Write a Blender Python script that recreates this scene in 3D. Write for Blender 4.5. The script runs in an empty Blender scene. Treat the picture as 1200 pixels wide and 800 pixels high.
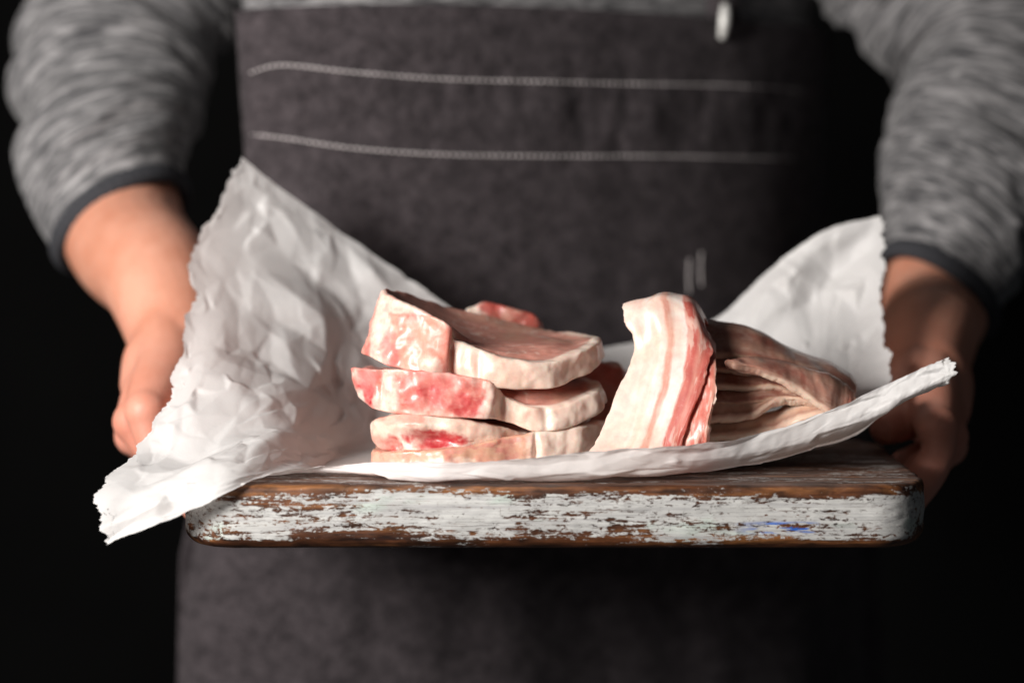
import bpy, bmesh, math, random
import numpy as np
from mathutils import Vector, Matrix
from mathutils.geometry import delaunay_2d_cdt

random.seed(4); RNG = np.random.default_rng(11)
scene = bpy.context.scene
COL = scene.collection

# ------------------------------------------------------------------ camera
F_PX = 2833.0; CAM_D = 1.30; CAM_H = 0.1789; PITCH = math.radians(4.44)
cd = bpy.data.cameras.new('camera'); cam = bpy.data.objects.new('camera', cd); COL.objects.link(cam)
cd.sensor_width = 36.0; cd.lens = F_PX / 1200 * 36.0
cd.clip_start = 0.05; cd.clip_end = 60
cam.location = (0, -CAM_D, CAM_H); cam.rotation_euler = (math.pi / 2 - PITCH, 0, 0)
cd.dof.use_dof = True; cd.dof.focus_distance = 1.345; cd.dof.aperture_fstop = 2.6; cd.dof.aperture_blades = 0
scene.camera = cam

# ------------------------------------------------------------------ world, light, exposure
w = bpy.data.worlds.new('World'); scene.world = w; w.use_nodes = True
bg = w.node_tree.nodes['Background']; bg.inputs[0].default_value = (0.9, 0.95, 1.0, 1); bg.inputs[1].default_value = 0.028
def lamp(name, loc, target, size, power, color):
    ld = bpy.data.lights.new(name, 'AREA'); ld.shape = 'RECTANGLE'; ld.size = size[0]; ld.size_y = size[1]
    ld.energy = power; ld.color = color
    o = bpy.data.objects.new(name, ld); COL.objects.link(o); o.location = loc
    d = Vector(target) - Vector(loc); o.rotation_euler = d.to_track_quat('-Z', 'Y').to_euler()
    return o
lamp('window_light', (-0.87, -0.78, 0.43), (0.0, 0.1, 0.05), (0.40, 0.55), 29.5, (1.0, 0.955, 0.91))
scene.view_settings.view_transform = 'Standard'; scene.view_settings.look = 'None'
scene.view_settings.exposure = 0.0; scene.view_settings.gamma = 1.0
scene.cycles.max_bounces = 8; scene.cycles.use_denoising = True

# ------------------------------------------------------------------ helpers
_fw = np.array([0, math.cos(PITCH), -math.sin(PITCH)]); _up = np.array([0, math.sin(PITCH), math.cos(PITCH)])
def at(px, py, Y):
    """the place on the vertical plane at depth Y that a point of the photograph shows"""
    d = _fw + np.array([1.0, 0, 0]) * ((px - 600) / F_PX) - _up * ((py - 400) / F_PX)
    return np.array([0, -CAM_D, CAM_H]) + d * ((Y + CAM_D) / d[1])

def _hash(ix, iy, iz, seed):
    n = (ix * 374761393 + iy * 668265263 + iz * 2147483647 + seed * 974634777).astype(np.int64)
    n = (n ^ (n >> 13)) * 1274126177; n = n & 0x7fffffff; n = (n ^ (n >> 16)) * 1103515245 & 0x7fffffff
    n = (n ^ (n >> 11)) & 0xffff
    return n / 32767.5 - 1.0
def noise(p, scale=1.0, seed=0):
    q = np.asarray(p, float) * scale; i = np.floor(q).astype(np.int64); f = q - i
    u = f * f * f * (f * (f * 6 - 15) + 10); r = 0
    for dx in (0, 1):
        for dy in (0, 1):
            for dz in (0, 1):
                wgt = (u[..., 0] if dx else 1 - u[..., 0]) * (u[..., 1] if dy else 1 - u[..., 1]) * (u[..., 2] if dz else 1 - u[..., 2])
                r = r + wgt * _hash(i[..., 0] + dx, i[..., 1] + dy, i[..., 2] + dz, seed)
    return r
def fbm(p, scale=1.0, octv=4, seed=0, gain=0.5):
    r = 0; a = 1; t = 0
    for k in range(octv):
        r = r + a * noise(p, scale * 2 ** k, seed + k * 17); t += a; a *= gain
    return r / t
def sst(x, a, b):
    t = np.clip((x - a) / (b - a), 0, 1); return t * t * (3 - 2 * t)
def lerp(a, b, t):
    t = np.asarray(t)[..., None]; return np.asarray(a) * (1 - t) + np.asarray(b) * t

def cr(P, t, closed=False):
    """Catmull-Rom through the rows of P at parameters t in [0,1]"""
    P = np.asarray(P, float); n = len(P); t = np.asarray(t, float)
    if closed:
        x = (t % 1.0) * n; i = np.floor(x).astype(int) % n; f = x - np.floor(x); g = lambda k: P[(i + k) % n]
    else:
        x = np.clip(t, 0, 1) * (n - 1); i = np.minimum(np.floor(x).astype(int), n - 2); f = x - i
        Q = np.concatenate([[2 * P[0] - P[1]], P, [2 * P[-1] - P[-2]]]); g = lambda k: Q[i + k + 1]
    f = f.reshape(f.shape + (1,) * (P.ndim - 1))
    a, b, c, d = g(-1), g(0), g(1), g(2)
    return 0.5 * (2 * b + (c - a) * f + (2 * a - 5 * b + 4 * c - d) * f ** 2 + (3 * b - a - 3 * c + d) * f ** 3)

def grid_faces(nu, nv, wrap_u=False, off=0):
    I, J = np.meshgrid(np.arange(nu if wrap_u else nu - 1), np.arange(nv - 1), indexing='ij')
    a = I * nv + J; b = ((I + 1) % nu) * nv + J
    return np.stack([a, b, b + 1, a + 1], -1).reshape(-1, 4) + off

def mesh_obj(name, V, F, mat, parent=None, col=None, uv=None, smooth=True, attrs=None):
    me = bpy.data.meshes.new(name)
    V = np.asarray(V, float).reshape(-1, 3)
    if isinstance(F, np.ndarray) and F.shape[1] == 4:
        me.vertices.add(len(V)); me.vertices.foreach_set('co', V.ravel())
        me.loops.add(F.size); me.loops.foreach_set('vertex_index', np.ascontiguousarray(F).ravel().astype(np.int32))
        me.polygons.add(len(F)); me.polygons.foreach_set('loop_start', np.arange(0, F.size, 4, dtype=np.int32)); me.update(calc_edges=True)
    else:
        me.from_pydata(V.tolist(), [], [tuple(int(k) for k in f) for f in F])
    if smooth: me.polygons.foreach_set('use_smooth', [True] * len(me.polygons))
    if col is not None:
        a = me.color_attributes.new('Col', 'FLOAT_COLOR', 'POINT')
        c = np.ones((len(me.vertices), 4)); c[:, :3] = np.clip(np.asarray(col).reshape(-1, 3), 0, 1); a.data.foreach_set('color', c.ravel())
    for k, v in (attrs or {}).items():
        a = me.attributes.new(k, 'FLOAT', 'POINT'); a.data.foreach_set('value', np.asarray(v, float).ravel())
    if uv is not None:
        l = me.uv_layers.new(name='UVMap'); U = np.asarray(uv).reshape(-1, 2)
        li = np.empty(len(me.loops), int); me.loops.foreach_get('vertex_index', li); l.data.foreach_set('uv', U[li].ravel())
    me.materials.append(mat); me.validate(); me.update()
    o = bpy.data.objects.new(name, me); COL.objects.link(o)
    if parent is not None: o.parent = parent
    return o
def tag(o, label=None, cat=None, group=None, kind=None):
    if label: o['label'] = label
    if cat: o['category'] = cat
    if group: o['group'] = group
    if kind: o['kind'] = kind
    return o
def normals(G):
    du = np.gradient(G, axis=0); dv = np.gradient(G, axis=1); n = np.cross(du, dv)
    return n / (np.linalg.norm(n, axis=-1, keepdims=True) + 1e-12)

# ------------------------------------------------------------------ materials
class N:
    def __init__(s, name):
        s.m = bpy.data.materials.new(name); s.m.use_nodes = True; s.t = s.m.node_tree
        s.b = s.t.nodes['Principled BSDF']; s.out = s.t.nodes['Material Output']
    def n(s, typ, **kw):
        x = s.t.nodes.new(typ)
        for k, v in kw.items():
            if k.startswith('i_'):
                key = k[2:]; key = int(key) if key.isdigit() else key.replace('_', ' ')
                s.set(x.inputs[key], v)
            else: setattr(x, k, v)
        return x
    def set(s, inp, v):
        if isinstance(v, bpy.types.NodeSocket): s.t.links.new(v, inp)
        elif isinstance(v, bpy.types.Node): s.t.links.new(v.outputs[0], inp)
        else: inp.default_value = v
    def mapr(s, v, a, b, c=0.0, d=1.0):
        return s.n('ShaderNodeMapRange', i_0=v, i_1=a, i_2=b, i_3=c, i_4=d).outputs[0]
    def math(s, op, a, b=0.0):
        return s.n('ShaderNodeMath', operation=op, i_0=a, i_1=b).outputs[0]
    def mix(s, f, a, b, blend='MIX'):
        x = s.n('ShaderNodeMix', data_type='RGBA', blend_type=blend); s.set(x.inputs[0], f)
        s.set(x.inputs[6], a if not isinstance(a, tuple) else a + (1,)); s.set(x.inputs[7], b if not isinstance(b, tuple) else b + (1,))
        return x.outputs[2]
    def noise(s, vec, scale, detail=4, rough=0.55, dist=0.0):
        return s.n('ShaderNodeTexNoise', i_Vector=vec, i_Scale=scale, i_Detail=detail, i_Roughness=rough, i_Distortion=dist).outputs[0]
    def mapping(s, vec, scale=(1, 1, 1), loc=(0, 0, 0), rot=(0, 0, 0)):
        return s.n('ShaderNodeMapping', i_Vector=vec, i_Scale=scale, i_Location=loc, i_Rotation=rot).outputs[0]
    def obj(s): return s.n('ShaderNodeTexCoord').outputs['Object']
    def uv(s): return s.n('ShaderNodeTexCoord').outputs['UV']
    def bump(s, h, strength, dist):
        return s.n('ShaderNodeBump', i_Height=h, i_Strength=strength, i_Distance=dist).outputs[0]
    def P(s, **kw):
        for k, v in kw.items():
            s.set(s.b.inputs[k.replace('_', ' ')], v if not (isinstance(v, tuple) and len(v) == 3 and k == 'Base_Color') else v + (1,))

def mat_meat(name, sss=0.35, rough=0.36, fibre=1.0):
    k = N(name); c = k.n('ShaderNodeAttribute', attribute_name='Col').outputs['Color']; o = k.obj()
    n1 = k.noise(o, 220, 5, 0.6); n2 = k.noise(k.mapping(o, (350, 350, 900)), 1.0, 3, 0.6); n3 = k.noise(o, 60, 3)
    v = k.mapr(n1, 0.3, 0.7, 0.86, 1.1)
    cc = k.mix(1.0, c, k.n('ShaderNodeCombineColor', i_0=k.mapr(n1, 0.25, 0.75, 0.94, 1.05), i_1=v, i_2=v).outputs[0], 'MULTIPLY')
    fine = k.noise(o, 700, 4, 0.65); cc = k.mix(k.mapr(fine, 0.55, 0.80, 0.0, 0.22), cc, (0.88, 0.66, 0.58))
    k.P(Base_Color=cc, Roughness=k.mapr(n3, 0.35, 0.65, rough - 0.12, rough + 0.1), Coat_Weight=0.14, Coat_Roughness=0.17, Subsurface_Weight=sss, Subsurface_Scale=0.006)
    k.b.inputs['Subsurface Radius'].default_value = (1.0, 0.45, 0.3)
    k.b.inputs['Specular IOR Level'].default_value = 0.45
    h = k.math('ADD', k.math('MULTIPLY', n1, 0.35), k.math('MULTIPLY', n2, 0.35 * fibre))
    k.P(Normal=k.bump(h, 0.15, 0.0010))
    return k.m
M_MEAT = mat_meat('raw_pork', 0.38, 0.44); M_BACON = mat_meat('raw_bacon', 0.3, 0.4, 0.5)

def mat_paper():
    k = N('baking_paper'); o = k.uv()
    n1 = k.noise(o, 900, 3); n2 = k.noise(o, 60, 5, 0.6, 0.4)
    c = k.n('ShaderNodeAttribute', attribute_name='Col').outputs['Color']
    k.P(Base_Color=c, Roughness=0.42)
    k.b.inputs['Specular IOR Level'].default_value = 0.35
    h = k.math('ADD', k.math('MULTIPLY', n1, 0.12), n2)
    bm_ = k.bump(h, 0.30, 0.0010); k.P(Normal=bm_)
    tr = k.n('ShaderNodeBsdfTranslucent', i_Color=(0.92, 0.86, 0.82, 1)); k.set(tr.inputs['Normal'], bm_)
    mx = k.n('ShaderNodeMixShader', i_0=0.36, i_1=k.b.outputs[0], i_2=tr.outputs[0])
    k.set(k.out.inputs['Surface'], mx.outputs[0])
    return k.m
M_PAPER = mat_paper()

def mat_board():
    k = N('chipped_white_painted_wood'); o = k.obj()
    sx = k.n('ShaderNodeSeparateXYZ', i_0=o); X, Y, Z = sx.outputs
    top = k.n('ShaderNodeAttribute', attribute_name='top').outputs['Fac']
    edge = k.n('ShaderNodeAttribute', attribute_name='worn').outputs['Fac']
    g1 = k.noise(k.mapping(o, (6, 160, 160)), 1.0, 6, 0.62, 0.3)          # wood grain along X
    g2 = k.noise(k.mapping(o, (24, 700, 700)), 1.0, 4, 0.6)
    wood = k.n('ShaderNodeValToRGB'); k.set(wood.inputs[0], k.math('ADD', k.math('MULTIPLY', g1, 0.75), k.math('MULTIPLY', g2, 0.25)))
    el = wood.color_ramp.elements; el[0].position = 0.36; el[0].color = (0.030, 0.010, 0.006, 1); el[1].position = 0.66; el[1].color = (0.40, 0.165, 0.055, 1)
    e = wood.color_ramp.elements.new(0.5); e.color = (0.13, 0.044, 0.016, 1)
    # paint: broad flakes, brush streaks, small chips, hairline scratches
    broad = k.noise(k.mapping(o, (15, 60, 70)), 1.0, 8, 0.70, 0.8)
    streak = k.noise(k.mapping(o, (26, 420, 560)), 1.0, 7, 0.72, 0.3)
    chip = k.noise(k.mapping(o, (170, 380, 380)), 1.0, 6, 0.68, 1.2)
    patch = k.noise(k.mapping(o, (9, 20, 20), (2.7, 0, 0)), 1.0, 3, 0.5)
    m = k.math('ADD', k.math('ADD', k.math('MULTIPLY', broad, 0.50), k.math('MULTIPLY', streak, 0.42)), k.math('MULTIPLY', chip, 0.42))
    run = k.mapr(k.noise(k.mapping(o, (13, 30, 30), (0.4, 0, 3)), 1.0, 5, 0.6), 0.34, 0.66, 0.35, 1.7)
    edge = k.math('MULTIPLY', edge, run)
    thr = k.math('ADD', 0.603, k.math('ADD', k.math('MULTIPLY', top, 0.10), k.math('ADD', k.math('MULTIPLY', edge, 0.17), k.mapr(patch, 0.35, 0.65, -0.035, 0.06))))
    d = k.math('SUBTRACT', m, thr)
    paint = k.mapr(d, -0.003, 0.006)
    speck = k.mapr(k.noise(k.mapping(o, (330, 620, 620)), 1.0, 4, 0.6, 0.8), 0.655, 0.685)
    scratch = k.mapr(k.noise(k.mapping(o, (24, 1700, 1700)), 1.0, 4, 0.66), 0.615, 0.67)
    cross = k.mapr(k.noise(k.mapping(o, (900, 90, 90), (0, 0, 0), (0, 0.5, 0)), 1.0, 3, 0.6), 0.70, 0.735)
    bare = k.math('MAXIMUM', k.math('MAXIMUM', speck, k.math('MULTIPLY', scratch, 0.8)), k.math('MULTIPLY', cross, 0.8))
    paint = k.math('MULTIPLY', paint, k.math('SUBTRACT', 1.0, bare))
    thin = k.mapr(k.noise(k.mapping(o, (15, 520, 700)), 1.0, 6, 0.72), 0.42, 0.66, 0.0, 0.75)
    pc = k.mix(k.noise(k.mapping(o, (20, 90, 90)), 1.0, 4), (0.43, 0.425, 0.41), (0.80, 0.80, 0.775))
    green = k.mapr(k.noise(k.mapping(o, (22, 60, 60), (3.3, 0, 1)), 1.0, 3), 0.60, 0.72)
    pc = k.mix(k.math('MULTIPLY', green, 0.55), pc, (0.52, 0.66, 0.57))
    pc = k.mix(thin, pc, (0.34, 0.33, 0.34))
    bx = k.math('MULTIPLY', k.mapr(X, 0.120, 0.140), k.mapr(X, 0.168, 0.160)); bz = k.math('MULTIPLY', k.mapr(Z, -0.0275, -0.0255), k.mapr(Z, -0.0195, -0.0210))
    bl = k.math('MULTIPLY', k.math('MULTIPLY', bx, bz), k.mapr(k.noise(k.mapping(o, (60, 500, 620), (7, 2, 2)), 1.0, 4), 0.50, 0.54))
    pc = k.mix(bl, pc, (0.02, 0.13, 0.55))
    # top: brown wood, rubbed with a thin whitish wash
    wash = k.math('MULTIPLY', top, k.mapr(k.noise(k.mapping(o, (9, 90, 90), (1, 5, 0)), 1.0, 6, 0.65), 0.42, 0.74, 0.0, 0.62))
    dirt = k.mapr(k.noise(k.mapping(o, (38, 150, 150), (5, 1, 2)), 1.0, 6, 0.7, 0.5), 0.36, 0.62, 0.22, 1.12)
    woodd = k.mix(1.0, wood.outputs[0], k.n('ShaderNodeCombineColor', i_0=dirt, i_1=dirt, i_2=dirt).outputs[0], 'MULTIPLY')
    woodc = k.mix(wash, woodd, (0.36, 0.31, 0.29))
    c = k.mix(paint, woodc, pc)
    k.P(Base_Color=c, Roughness=k.mapr(paint, 0, 1, 0.48, 0.58))
    h = k.math('ADD', k.math('MULTIPLY', paint, 0.9), k.math('ADD', k.math('MULTIPLY', g1, 0.6), k.math('MULTIPLY', streak, 0.7)))
    k.P(Normal=k.bump(h, 0.55, 0.0007))
    return k.m
M_BOARD = mat_board()

def mat_skin():
    k = N('skin'); o = k.obj()
    n1 = k.noise(o, 26, 4); n2 = k.noise(o, 500, 3)
    zc = k.n('ShaderNodeSeparateXYZ', i_0=o).outputs[2]
    c = k.mix(k.mapr(n1, 0.35, 0.65), (0.58, 0.245, 0.155), (0.68, 0.335, 0.235))
    c = k.mix(k.mapr(zc, 0.09, 0.01, 0.0, 0.55), c, (0.62, 0.235, 0.18))
    k.P(Base_Color=c, Roughness=0.5, Subsurface_Weight=0.25, Subsurface_Scale=0.008)
    k.b.inputs['Subsurface Radius'].default_value = (1, 0.4, 0.25)
    k.P(Normal=k.bump(n2, 0.3, 0.0006)); return k.m
M_SKIN = mat_skin()

def mat_sweater(name='heather_grey_knit'):
    k = N(name); o = k.uv()      # u round the arm, v along it, in metres
    a = k.noise(k.mapping(o, (34, 260, 1)), 1.0, 4, 0.6, 0.8); b = k.noise(k.mapping(o, (60, 480, 1)), 1.0, 3, 0.6)
    f = k.math('ADD', k.math('MULTIPLY', a, 0.7), k.math('MULTIPLY', b, 0.3))
    r = k.n('ShaderNodeValToRGB'); k.set(r.inputs[0], f); e = r.color_ramp.elements
    e[0].position = 0.37; e[0].color = (0.042, 0.042, 0.046, 1); e[1].position = 0.64; e[1].color = (0.36, 0.35, 0.355, 1)
    x = e = r.color_ramp.elements.new(0.48); x.color = (0.13, 0.128, 0.132, 1)
    k.P(Base_Color=r.outputs[0], Roughness=0.95, Sheen_Weight=0.15)
    k.b.inputs['Specular IOR Level'].default_value = 0.1
    k.P(Normal=k.bump(b, 0.5, 0.001)); return k.m
M_KNIT = mat_sweater()
def mat_plain(name, c, rough=0.8, sp=0.2, nscale=300, metal=0.0, bump=0.4):
    k = N(name); o = k.obj(); n = k.noise(o, nscale, 4)
    k.P(Base_Color=k.mix(n, tuple(x * 0.7 for x in c), tuple(min(1, x * 1.3) for x in c)), Roughness=rough, Metallic=metal)
    k.b.inputs['Specular IOR Level'].default_value = sp
    k.P(Normal=k.bump(n, bump, 0.001)); return k.m
M_CUFF = mat_plain('charcoal_rib', (0.046, 0.047, 0.053), 0.95, 0.1)
M_THREAD = mat_plain('pale_thread', (0.6, 0.56, 0.56), 0.8, 0.2)
M_STEEL = mat_plain('brushed_steel', (0.8, 0.79, 0.75), 0.45, 0.5, 300, 0.15, 0.05)
M_BLACK = mat_plain('black_backdrop', (0.011, 0.011, 0.011), 1.0, 0.0, 5)
def mat_apron():
    k = N('charcoal_linen'); o = k.uv()
    wx = k.noise(k.mapping(o, (1500, 160, 1)), 1.0, 3); wy = k.noise(k.mapping(o, (160, 1500, 1)), 1.0, 3); bl = k.noise(o, 75, 6, 0.7)
    f = k.math('ADD', k.math('MULTIPLY', k.math('ADD', wx, wy), 0.35), k.math('MULTIPLY', bl, 0.45))
    c = k.mix(k.mapr(f, 0.45, 0.75), (0.013, 0.011, 0.0125), (0.100, 0.084, 0.091))
    k.P(Base_Color=c, Roughness=0.9, Sheen_Weight=0.06); k.b.inputs['Specular IOR Level'].default_value = 0.15
    k.P(Normal=k.bump(f, 0.5, 0.0015)); return k.m
M_APRON = mat_apron()

# ------------------------------------------------------------------ backdrop
bd = mesh_obj('backdrop', [(-4, 2.2, -2), (4, 2.2, -2), (4, 2.2, 2.5), (-4, 2.2, 2.5)], [(0, 1, 2, 3)], M_BLACK, smooth=False)
tag(bd, 'plain black studio backdrop behind the person', 'backdrop', kind='structure')

# ------------------------------------------------------------------ the person
TCX, TCY = 0.022, 0.475; SKEW = 0.42
person = bpy.data.objects.new('person', None); COL.objects.link(person); person.location = (TCX, TCY, -0.45)
tag(person, 'person in grey sweater and dark apron holding out the board with both hands', 'person')
bpy.context.view_layer.update()
PINV = person.matrix_world.inverted()
def to_person(o):
    o.parent = person; o.matrix_parent_inverse = PINV; return o

def torso_xy(phi, a, b, n=2.5):
    c, s = np.cos(phi), np.sin(phi)
    r = (np.abs(c / a) ** n + np.abs(s / b) ** n) ** (-1 / n)
    return TCX + r * c, TCY + r * s + SKEW * r * c      # turned a little: the right side stands further back
TZ = np.array([-0.50, -0.30, -0.10, 0.10, 0.25, 0.36, 0.43, 0.47, 0.50])
TA = np.array([0.205, 0.215, 0.205, 0.198, 0.205, 0.215, 0.20, 0.13, 0.07])
TB = np.array([0.135, 0.14, 0.138, 0.136, 0.138, 0.130, 0.11, 0.085, 0.065])

def tube(path, radii, nu=24, nl=40, flat=None):
    """closed tube through path points; radii per point; returns verts, faces"""
    t = np.linspace(0, 1, nl); C = cr(path, t); R = cr(np.asarray(radii, float)[:, None], t)[:, 0]
    T = np.gradient(C, axis=0); T /= np.linalg.norm(T, axis=1, keepdims=True)
    up = np.array([0.1, 1, 0.2]); A = np.cross(T, up); A /= np.linalg.norm(A, axis=1, keepdims=True); B = np.cross(T, A)
    th = np.linspace(0, 2 * np.pi, nu, endpoint=False)
    ex = 1.0 if flat is None else flat
    V = C[None] + (np.cos(th)[:, None, None] * A[None] + ex * np.sin(th)[:, None, None] * B[None]) * R[None, :, None]
    F = [tuple(f) for f in grid_faces(nu, nl, True)]
    V = V.reshape(-1, 3); k = len(V)
    e0 = C[0] - T[0] * R[0] * 0.6; e1 = C[-1] + T[-1] * R[-1] * 0.8
    V = np.concatenate([V, [e0, e1]])
    for i in range(nu):
        j = (i + 1) % nu
        F.append((k, j * nl, i * nl)); F.append((k + 1, i * nl + nl - 1, j * nl + nl - 1))
    return V, F
def ball(c, r, nu=16, nv=10):
    th = np.linspace(0, 2 * np.pi, nu, endpoint=False); V = []; c = np.asarray(c, float); r = np.asarray(r, float) * np.ones(3)
    ph = np.linspace(0, np.pi, nv)[1:-1]
    for a in th:
        for p in ph: V.append(c + r * np.array([math.sin(p) * math.cos(a), math.sin(p) * math.sin(a), math.cos(p)]))
    k = len(V); V += [c + r * (0, 0, 1), c - r * (0, 0, 1)]; n = len(ph)
    F = [tuple(f[::-1]) for f in grid_faces(nu, n, True)]
    for i in range(nu):
        j = (i + 1) % nu; F.append((k, i * n, j * n)); F.append((k + 1, j * n + n - 1, i * n + n - 1))
    return np.array(V), F

pieces = []
# torso (hidden under the clothes), shoulders and neck
zz = np.linspace(-0.5, 0.5, 50); ph = np.linspace(0, 2 * np.pi, 64, endpoint=False)
aa = np.interp(zz, TZ, TA) - 0.016; bb = np.interp(zz, TZ, TB) - 0.016
TV = np.stack([np.stack([*torso_xy(ph, a, b), np.full(64, z)], -1) for a, b, z in zip(aa, bb, zz)], 1)
TF = [tuple(f) for f in grid_faces(64, 50, True)]; TV = TV.reshape(-1, 3); k0 = len(TV)
TV = np.concatenate([TV, [[TCX, TCY, -0.5], [TCX, TCY, 0.5]]])
for i in range(64):
    j = (i + 1) % 64; TF += [(k0, j * 50, i * 50), (k0 + 1, i * 50 + 49, j * 50 + 49)]
pieces.append((TV, TF))
pieces.append(tube([(TCX, TCY, 0.44), (TCX, TCY - .005, 0.50), (TCX, TCY - .015, 0.56)], [0.06, 0.055, 0.055]))

# arm joints
L_SH = np.array([-0.185, 0.475, 0.38]); L_EL = at(112, 62, 0.455)
L_C = at(140, 257, 0.338); L_MF = at(184, 325, 0.255); L_W = at(206, 402, 0.205)
R_SH = np.array([0.225, 0.475, 0.38]); R_EL = at(1172, 60, 0.455)
R_C = at(1102, 339, 0.345); R_MF = at(1089, 388, 0.28); R_W = at(1084, 430, 0.235)
pieces.append(tube([L_SH, (L_SH + L_EL) / 2 + (-.012, 0, 0), L_EL], [0.055, 0.05, 0.042]))
pieces.append(tube([L_EL, L_C, L_MF, L_W, L_W + (L_W - L_MF) * 0.15], [0.043, 0.0425, 0.0365, 0.0285, 0.027]))
pieces.append(tube([R_SH, (R_SH + R_EL) / 2 + (.012, 0, 0), R_EL], [0.055, 0.05, 0.042]))
pieces.append(tube([R_EL, R_C, R_MF, R_W, R_W + (R_W - R_MF) * 0.15], [0.043, 0.0375, 0.031, 0.027, 0.026]))

BZ0 = -0.0355     # underside of the board
def hand(W, MF, edge_x, side, mcps, thumb, fy):
    """W wrist, side +1 = palm towards +x; mcps: four knuckles; fingers close under the board edge"""
    M = [np.array(m) for m in mcps]
    for i, m in enumerate(M):                                     # metacarpals fill the palm
        a = W + (MF - W) * 0.75 + np.array([0, (i - 1.5) * 0.004, 0]); b = W + (M[i] - W) * 0.22 + np.array([0, (i - 1.5) * 0.006, 0])
        pieces.append(tube([a, b, (b * .45 + m * .55), m], [0.020, 0.0195, 0.0168, 0.0125], 16, 20))
    mean = sum(M) / 4; pieces.append(tube([MF, W, W + (mean - W) * 0.30, W + (mean - W) * 0.62], [0.033, 0.0288, 0.0275, 0.022], 24, 24))
    lens = [1.0, 1.1, 1.04, 0.84]; rad = [0.0098, 0.0102, 0.0096, 0.0085]
    for i, m in enumerate(M):
        L = lens[i]; r = rad[i]; y = fy[i]
        pip = np.array([edge_x - side * (0.017 - 0.001 * i), y, -0.010 - 0.003 * (i % 2)])
        dip = np.array([edge_x + side * 0.012 * L, y + 0.002, BZ0 - r * 0.86])
        tip = np.array([edge_x + side * 0.034 * L, y + 0.003, BZ0 - r * .74])
        pieces.append(tube([m, (m + pip) / 2 - np.array([side * 0.004, 0, 0]), pip, (pip + dip) / 2 + np.array([-side * 0.002, 0, -0.002]), dip, tip], [r * 1.28, r * 1.05, r * 1.14, r * .95, r * 0.86, r * 0.72], 16, 30))
        pieces.append(ball(m, r * 1.36))
    T = [np.array(p) for p in thumb]
    pieces.append(tube([W + (T[0] - W) * 0.15, T[0], T[1], T[2]], [0.0185, 0.0175, 0.0125, 0.0098], 16, 26))
    pieces.append(ball(T[1], 0.0128))

BL, BR, BD = -0.181, 0.228, 0.215     # board: left, right, depth
hand(L_W, L_MF, BL, 1,
     [at(171, 482, .118), at(158, 494, .141), at(158, 510, .164), at(168, 520, .184)],
     [at(228, 455, .165), (BL - 0.004, 0.125, 0.022), (BL + 0.022, 0.105, 0.0125)], [0.112, 0.134, 0.156, 0.176])
hand(R_W, R_MF, BR, -1,
     [at(1098, 500, .125), at(1109, 512, .150), at(1110, 522, .174), at(1103, 528, .196)],
     [at(1070, 445, .195), at(1066, 488, .165), (BR - 0.006, 0.150, 0.0125)], [0.118, 0.140, 0.162, 0.182])
bv, bf, off = [], [], 0
for V, F in pieces:
    bv.append(V); bf += [tuple(int(x) + off for x in f) for f in F]; off += len(V)
tmp = mesh_obj('body_pieces', np.concatenate(bv), bf, M_SKIN)
rm = tmp.modifiers.new('r', 'REMESH'); rm.mode = 'VOXEL'; rm.voxel_size = 0.0019
sm = tmp.modifiers.new('s', 'SMOOTH'); sm.factor = 0.5; sm.iterations = 6
dg = bpy.context.evaluated_depsgraph_get()
bme = bpy.data.meshes.new_from_object(tmp.evaluated_get(dg)); bme.name = 'body'
bpy.data.objects.remove(tmp)
bme.polygons.foreach_set('use_smooth', [True] * len(bme.polygons))
if not bme.materials: bme.materials.append(M_SKIN)
body = bpy.data.objects.new('body', bme); COL.objects.link(body); to_person(body)

# sweater: torso with two sleeves and cuffs
zz = np.linspace(-0.45, 0.46, 120); ph = np.linspace(0, 2 * np.pi, 200, endpoint=False)
aa = np.interp(zz, TZ, TA); bb = np.interp(zz, TZ, TB)
SV = np.stack([np.stack([*torso_xy(ph, a, b), np.full(200, z)], -1) for a, b, z in zip(aa, bb, zz)], 1)
nrm = SV - np.array([TCX, TCY, 0]); nrm[..., 2] = 0; nrm /= np.linalg.norm(nrm, axis=-1, keepdims=True)
SV = SV + nrm * (0.004 * fbm(SV * (1, 1, 2.2), 9, 4, 3))[..., None]
uv = np.stack(np.broadcast_arrays((ph * 0.19)[:, None], zz[None]), -1)
sweater = to_person(mesh_obj('sweater', SV, grid_faces(200, 120, True), M_KNIT, uv=uv))

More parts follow.
